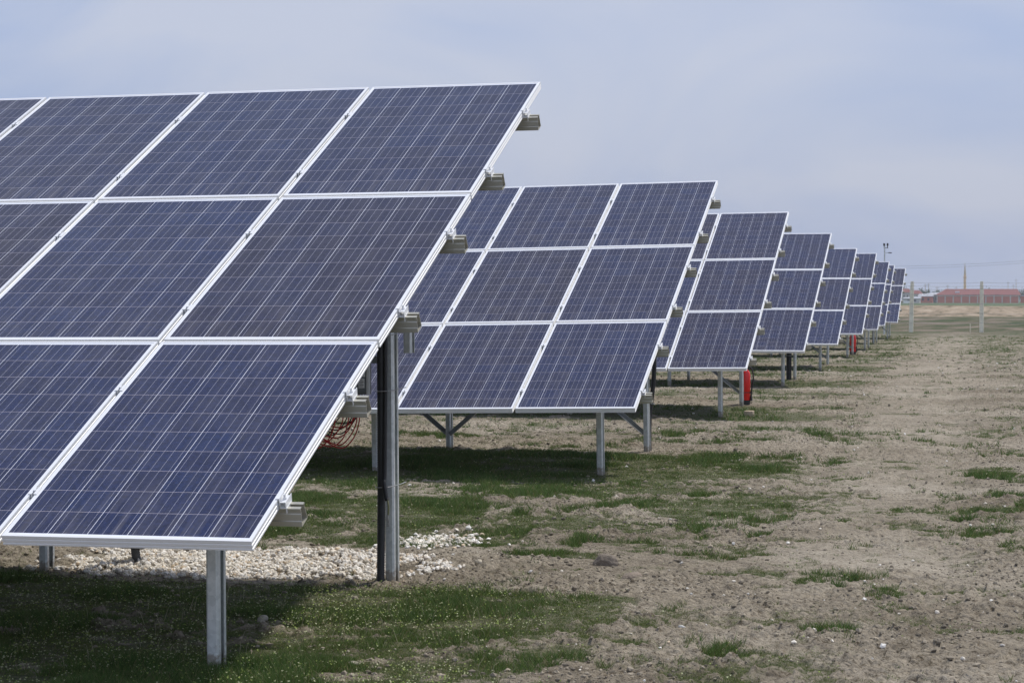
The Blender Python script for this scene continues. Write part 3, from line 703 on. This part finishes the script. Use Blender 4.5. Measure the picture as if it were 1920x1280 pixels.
# fire extinguishers
def extinguisher(x, y, label, r=.078, h=.50):
    t = empty('fire_extinguisher', (x, y, H(x, y))); tag(t, label, 'fire extinguisher', 'red fire extinguishers standing by rear posts')
    prof = [(0, .05), (.97, .052), (1, .07), (1, .80*h/.5*.5), (.97, .43), (.85, .462), (.6, .487), (.36, .50), (.30, .515)]
    mb = MB(); prof = [(a, z*h/.5) for a, z in [(.90, .05), (1, .062), (1, .415), (.96, .44), (.84, .465), (.60, .488), (.36, .50), (.30, .512)]]
    mb.tube([(0, 0, z) for a, z in prof], [a*r for a, z in prof], 24); mb.build('cylinder', M_REDP, t)
    mb = MB(); mb.tube([(0, 0, -.01), (0, 0, .052), (0, 0, .066)], [r*.93, r*1.02, r*1.02], 24); mb.build('base_ring', M_BLACK, t)
    mb = MB(); mb.tube([(0, 0, .51*h/.5), (0, 0, .545*h/.5)], .020, 12); mb.box((-.06, -.008, .545*h/.5), (.045, .008, .556*h/.5))
    mb.add([(-.075, -.007, .58), (.02, -.007, .557), (.02, .007, .557), (-.075, .007, .58), (-.075, -.007, .587), (.02, -.007, .564), (.02, .007, .564), (-.075, .007, .587)], [(0, 3, 2, 1), (4, 5, 6, 7), (0, 1, 5, 4), (1, 2, 6, 5), (2, 3, 7, 6), (3, 0, 4, 7)])
    mb.build('valve', M_BLACK, t)
    mb = MB(); mb.tube(smooth_path([(.012, -.01, .53), (.07, -.02, .535), (r+.035, -.02, .47), (r+.045, -.02, .38), (r+.028, -.02, .26), (r+.016, -.02, .16), (r+.014, -.02, .10)], 6), .0105, 8)
    mb.tube([(r+.014, -.02, .13), (r+.014, -.02, .055)], [.013, .019], 10); mb.build('hose', M_BLACK, t)
    mb = MB(); mb.tube([(0, 0, .17), (0, 0, .18)], r*1.02, 24); mb.box((r*.9, -.028, .165), (r+.03, -.012, .185)); mb.build('strap', M_BLACK, t)
e0 = at(1397, 758, ROW_Y[2]+3.75); extinguisher(e0.x, e0.y, 'larger, nearer red fire extinguisher with black hose behind the rear post of the third table', .074, .50)
e1 = at(1599, 663, ROW_Y[5]+3.75); extinguisher(e1.x, e1.y, 'small, farther red fire extinguisher behind the rear post of the sixth table', .088, .55)

# ------------------------------------------------------------------ camera mast behind the rows
mp_ = at(1658.5, 500, 97); mx_, my_ = mp_.x, 97.; mg = H(mx_, my_)
t = empty('camera_mast', (mx_, my_, mg)); tag(t, 'thin grey camera mast rising behind the far panel tables', 'mast')
top = at(1658, 457, 97).z - mg
mb = MB(); mb.tube([(0, 0, -.3), (0, 0, top)], [.045, .030], 10); mb.build('pole', M_GALV, t)
for sx in (-.02, .13):
    mb = MB(); mb.box((sx-.035, -.05, top-.09), (sx+.035, .08, top+.02)); mb.box((sx-.015, -.02, top-.2), (sx+.015, .02, top-.09)); mb.build('camera', M_BLACK, t)
mb = MB(); mb.box((-.03, -.02, top-.20), (.16, .02, top-.165)); mb.box((.14, -.015, top-.42), (.20, .015, top-.39)); mb.box((.0, -.012, top-.41), (.15, .012, top-.395)); mb.build('arm', M_BRACE, t)
mb = MB(); mb.box((.17, -.04, top-.425), (.32, .05, top-.385)); mb.build('lamp_head', M_BLACK, t)

# ------------------------------------------------------------------ concrete post and wire fence
FY = 104.; fx0 = at(1708, 620, FY).x; fdx = at(1840.5, 620, FY).x - fx0
t = empty('wire_fence', (fx0, FY, -.07)); tag(t, 'fence of pale concrete posts strung with thin wires beyond the panels', 'fence')
for i in range(-8, 7):
    lean = .04 if i == 0 else (-.005 if i == 1 else random.uniform(-.03, .03)); x = i*fdx; hgt = 2.42
    mb = MB(); a, b = .115, .085
    for (z0, z1, wa, wb, l0, l1) in ((-.3, 2.05, .098, .088, 0, lean), (2.05, hgt, .082, .070, lean, lean*1.3)):
        vs = [(x+sx*wa+l0, sy*wa*.8, z0) for sx, sy in ((-1, -1), (1, -1), (1, 1), (-1, 1))] + [(x+sx*wb+l1, sy*wb*.8, z1) for sx, sy in ((-1, -1), (1, -1), (1, 1), (-1, 1))]
        mb.add(vs, [(0, 3, 2, 1), (4, 5, 6, 7), (0, 1, 5, 4), (1, 2, 6, 5), (2, 3, 7, 6), (3, 0, 4, 7)])
    mb.build('fence_post', M_CONC, t)
for z in (.45, .9, 1.35, 1.8, 2.05, 2.2, 2.36):
    mb = MB(); pts = [(-8*fdx + j*fdx/4, -.11, z - .03*(1-((j % 4)-2)**2/4.)) for j in range(14*4+1)]; mb.tube(pts, .0055, 5); mb.build('wire', M_WIRE, t)
sp_ = at(1819, 621, 104.5)
mb = MB(); mb.tube([(0, 0, -.2), (.01, 0, .22), (.0, 0, .42)], [.022, .02, .012], 8); o = mb.build('stake', M_CONC, None, (sp_.x, 104.5, H(sp_.x, 104.5)))
tag(o, 'short thin pale stake in the ground between the two concrete fence posts', 'stake')

# ------------------------------------------------------------------ village on the horizon
def far_mat(name, c, var=.1, scale=.4): return simple(name, c, .9, 0, var, scale)
M_BRICK = far_mat('red_brick', (.55, .16, .085)); M_TILE = far_mat('red_roof_tile', (.20, .055, .042)); M_PLAS = far_mat('pale_render', (.55, .52, .48)); M_COLM = far_mat('bare_concrete', (.60, .52, .44))
M_TIN = far_mat('grey_sheet_roof', (.42, .43, .45)); M_DARKW = far_mat('dark_opening', (.05, .05, .06)); M_OCHRE = far_mat('ochre_stone', (.80, .50, .22))
D = 900.
def fx(px, Y=D): return at(px, 560, Y).x
def fz(py, Y=D, px=1830): return at(px, py, Y).z
x0, x1, x2 = fx(1757), fx(1910), fx(1945); z0 = -.1; zw = fz(553); zr_ = fz(541.5)
t = empty('brick_factory', (x0, D, 0)); tag(t, 'long red brick building with red tiled roof on the horizon', 'building')
mb = MB(); mb.box((0, 0, -.3), (x1-x0, 14, zw)); mb.build('wall', M_BRICK, t)
mb = MB()
vs = [(x0*0-.8, -.6, zw+.003), (x1-x0+.8, -.6, zw+.003), (x1-x0+.8, 14.6, zw+.003), (-.8, 14.6, zw+.003), (3.2, 7, zr_), (x1-x0-.6, 7, zr_)]
vs[0] = (-.8, -.6, zw+.003)
mb.add(vs, [(0, 1, 5, 4), (1, 2, 5), (2, 3, 4, 5), (3, 0, 4), (0, 3, 2, 1)]); mb.build('roof', M_TILE, t)
for i in range(11):
    xx = (x1-x0)*i/10.; mb = MB(); mb.box((xx-.22, -.12, -.3), (xx+.22, -.003, zw)); mb.build('column', M_COLM, t)
mb = MB(); mb.box((0, -.09, zw-.55), (x1-x0, -.004, zw-.2)); mb.build('lintel', M_COLM, t)
mb = MB(); mb.box((7.2, 2.0, zw+.95), (9.0, 2.6, zw+1.5)); mb.build('skylight', M_WHITE, t)
t = empty('brick_shed', (x1+1, D+1, 0)); tag(t, 'low red brick wing at the right edge of the photo, beside the long building', 'building')
mb = MB(); mb.box((-.3, 0, -.3), (x2-x1, 9, fz(555))); mb.build('wall', M_BRICK, t)
mb = MB(); mb.box((-.5, -.4, fz(555)+.004), (x2-x1+.3, 9.4, fz(553))); mb.build('roof', M_TIN, t)
HOUSES = [(1690, 1706, 548, 541, 'pale house with red roof left of the near concrete post', 1, M_PLAS, M_TILE, 930), (1702, 1728, 551, 544, 'wide house with a red gabled roof behind the left concrete post', 1, M_PLAS, M_TILE, 950),
          (1722, 1748, 556, 551, 'low dark red shed with grey roof between the houses and the brick building', 0, M_BRICK, M_TIN, 905), (1745, 1759, 553, 549, 'small green grey shed touching the left end of the brick building', 0, far_mat('green_render', (.26, .32, .30)), M_TIN, 915),
          (1694, 1724, 560, 557.5, 'low grey roofed outbuilding in front of the village houses', 0, M_PLAS, M_TIN, 880)]
for a, b, pyw, pyr, lab, gab, mw, mr, Y in HOUSES:
    xa, xb = fx(a, Y), fx(b, Y); w = xb-xa; zw_, zr2 = fz(pyw, Y), fz(pyr, Y)
    t = empty('village_house', (xa, Y, 0)); tag(t, lab, 'house', 'houses of the far village')
    mb = MB(); mb.box((0, 0, -.3), (w, 8, zw_)); mb.build('wall', mw, t)
    mb = MB()
    if gab: mb.add([(-.3, -.4, zw_+.003), (w+.3, -.4, zw_+.003), (w+.3, 8.4, zw_+.003), (-.3, 8.4, zw_+.003), (-.3+w*.2, 4, zr2), (w*.8, 4, zr2)], [(0, 1, 5, 4), (1, 2, 5), (2, 3, 4, 5), (3, 0, 4), (0, 3, 2, 1)])
    else: mb.add([(-.3, -.4, zw_+.003), (w+.3, -.4, zw_+.003), (w+.3, 8.4, zw_+.003), (-.3, 8.4, zw_+.003), (-.3, -.4, zw_+.15), (w+.3, -.4, zw_+.2), (w+.3, 8.4, zr2+.3), (-.3, 8.4, zr2)], [(0, 3, 2, 1), (4, 5, 6, 7), (0, 1, 5, 4), (1, 2, 6, 5), (2, 3, 7, 6), (3, 0, 4, 7)])
    mb.build('roof', mr, t)
    for q in range(2):
        mb = MB(); xx = w*(.25+.4*q); mb.box((xx, -.06, zw_*.35), (xx+w*.14, -.003, zw_*.75)); mb.build('window', M_DARKW, t)
wl0, wl1 = fx(1692, 860), fx(1707, 860)
mb = MB(); mb.box((0, 0, -.2), (wl1-wl0, .3, .75)); mb.box((-.05, -.05, .753), (wl1-wl0+.05, .35, .85)); o = mb.build('garden_wall', M_WHITE, None, (wl0, 860, 0)); tag(o, 'low white garden wall below the village houses', 'wall')
# minaret
Y = 1200.; mx0 = fx(1809, Y); zt = fz(492, Y); 
t = empty('minaret', (mx0, Y, 0)); tag(t, 'slender ochre minaret rising above the brick building', 'minaret')
zc = zt*.70
mb = MB(); mb.tube([(0, 0, -.3), (0, 0, 5), (0, 0, zc)], [.95, .78, .62], 12); mb.build('shaft', M_OCHRE, t)
mb = MB(); mb.tube([(0, 0, zc*.86), (0, 0, zc*.885), (0, 0, zc*.91)], [.7, 1.0, 1.0], 12); mb.build('balcony', M_OCHRE, t)
mb = MB(); mb.tube([(0, 0, zc), (0, 0, zc+.6), (0, 0, zt)], [.72, .64, .04], 12); mb.build('spire', far_mat('grey_ochre_lead', (.62, .46, .28)), t)
# utility poles
k = 0
PL = ['thin grey utility pole standing left of the minaret, tallest of that side', 'thin utility pole just right of the left concrete post', 'short utility pole above the sheds', 'utility pole close to the left end of the brick building', 'faint pole over the left part of the long roof', 'faint pole behind the right part of the long roof', 'utility pole with crossarm near the right edge of the photo', 'short pole beside the crossarm pole at the right edge']
for (px, py) in ((1735, 532), (1741, 531), (1757, 537), (1777, 534), (1793, 537), (1890, 528), (1905, 523), (1900, 533)):
    Yp = 1000. + 37*k; xx = fx(px, Yp); zt = fz(py, Yp)
    t = empty('utility_pole', (xx, Yp, 0)); tag(t, ['thin utility pole above the village, left one of a close pair', 'thin utility pole above the village, right one of a close pair', 'short utility pole over the left end of the brick building', 'utility pole over the left half of the brick roof', 'utility pole just left of the minaret', 'utility pole over the right end of the brick roof', 'tallest utility pole, with crossarms, above the right end of the brick roof', 'short utility pole right beside the tallest one'][k], 'utility pole', 'utility poles of the far village')
    mb = MB(); mb.tube([(0, 0, -.3), (0, 0, zt)], [.20, .14], 8); mb.build('pole', M_COLM, t)
    mb = MB(); mb.box((-.9, -.3, zt-.8), (.9, -.17, zt-.65)); mb.build('crossarm', M_BRACE, t); k += 1
# trees of the village
def tree(x, Y, h, w, label, seed):
    r = np.random.default_rng(seed); t = empty('tree', (x, Y, 0)); tag(t, label, 'tree', 'trees of the far village')
    mb = MB(); mb.tube([(0, 0, -.2), (.1, 0, h*.35), (0, .1, h*.7)], [.22, .16, .06], 8)
    for a in range(4): mb.tube([(0, 0, h*.3), (math.cos(a*1.6)*w*.3, math.sin(a*1.6)*w*.3, h*.62)], [.09, .03], 6)
    mb.build('trunk', far_mat('bark', (.12, .09, .07)), t)
    n = 1500; cl = r.normal(size=(14, 3))*np.array([w*.26, w*.26, h*.17])+np.array([0, 0, h*.62])
    c = cl[r.integers(0, 14, n)] + r.normal(size=(n, 3))*w*.11; s = .12+.12*r.random(n)
    a_ = r.normal(size=(n, 3)); a_ /= np.linalg.norm(a_, axis=1)[:, None]; b_ = np.cross(a_, r.normal(size=(n, 3))); b_ /= np.linalg.norm(b_, axis=1)[:, None]
    V = np.stack([c-a_*s[:, None], c+b_*s[:, None], c+a_*s[:, None], c-b_*s[:, None]], 1).reshape(-1, 3)
    cc = np.array([.07, .10, .045])*(.6+.8*r.random((n, 1))); C = np.concatenate([np.repeat(cc, 4, 0), np.ones((4*n, 1))], 1)
    link_mesh('crown', np_mesh('crown', V, np.arange(4*n).reshape(-1, 4), M_GRASS, False, {'tint': ('FLOAT_COLOR', C)}), None, t)
for i, (px, h, w, Y, lab) in enumerate([(1699, 5.5, 5, 990, 'bushy tree behind the leftmost village house'), (1716, 4.5, 5, 1010, 'low round tree behind the red gabled house'), (1731, 5.2, 4.5, 1000, 'tree between the village houses and the sheds'), (1752, 4.6, 5.5, 1010, 'tree behind the small green grey shed'), (1850, 5.4, 5.5, 1010, 'tree crown just showing over the brick roof right of the fence post'), (1915, 5.2, 6, 980, 'tree behind the brick wing at the right edge')]):
    tree(fx(px, Y), Y, h, w, lab, 200+i)
# overhead line
YL = 300.
pts0, pts1 = at(1500, 497, YL), at(2150, 465, YL)
for j, (dz, lab) in enumerate(((0, 'upper overhead wire crossing the sky at right'), (-.28, 'lower overhead wire crossing the sky at right'))):
    pass
t = empty('power_line', (pts0.x, YL, 0)); tag(t, 'two thin overhead wires crossing the sky above the village', 'power line')
mb = MB(); a = pts0; b = pts1
for dz, dy in ((0, 0), (-.30, .5)):
    mb = MB(); mb.tube([(i/24*(b.x-a.x), dy, a.z+(b.z-a.z)*i/24 + dz - 1.0*4*(i/24)*(1-i/24)) for i in range(25)], .014, 6); mb.build('wire', M_WIRE, t)
for xx, zt in ((0, a.z), (b.x-a.x, b.z)):
    mb = MB(); mb.tube([(xx, .25, -.5), (xx, .25, zt+.5)], [.16, .11], 10); mb.box((xx-.08, -.5, zt-.12), (xx+.08, 1.0, zt-.03)); mb.build('pole', M_COLM, t)

# ------------------------------------------------------------------ haze
mb = MB(); mb.box((-5400, -300, -1.6), (5400, 6500, 27)); hz = mb.mesh('haze', None) if False else None
me = bpy.data.meshes.new('haze'); me.from_pydata(mb.v, [], mb.f); me.update()
ma = bpy.data.materials.new('haze_air'); ma.use_nodes = True; nt = ma.node_tree; nt.nodes.clear()
out = N(nt, 'ShaderNodeOutputMaterial'); pv = N(nt, 'ShaderNodeVolumePrincipled'); pv.inputs['Density'].default_value = .00024; pv.inputs['Color'].default_value = (.86, .90, .97, 1)
pv.inputs['Anisotropy'].default_value = .2
nt.links.new(pv.outputs[0], out.inputs['Volume']); me.materials.append(ma)
hz = link_mesh('haze', me); tag(hz, 'thin pale haze in the air', 'haze', kind='stuff')
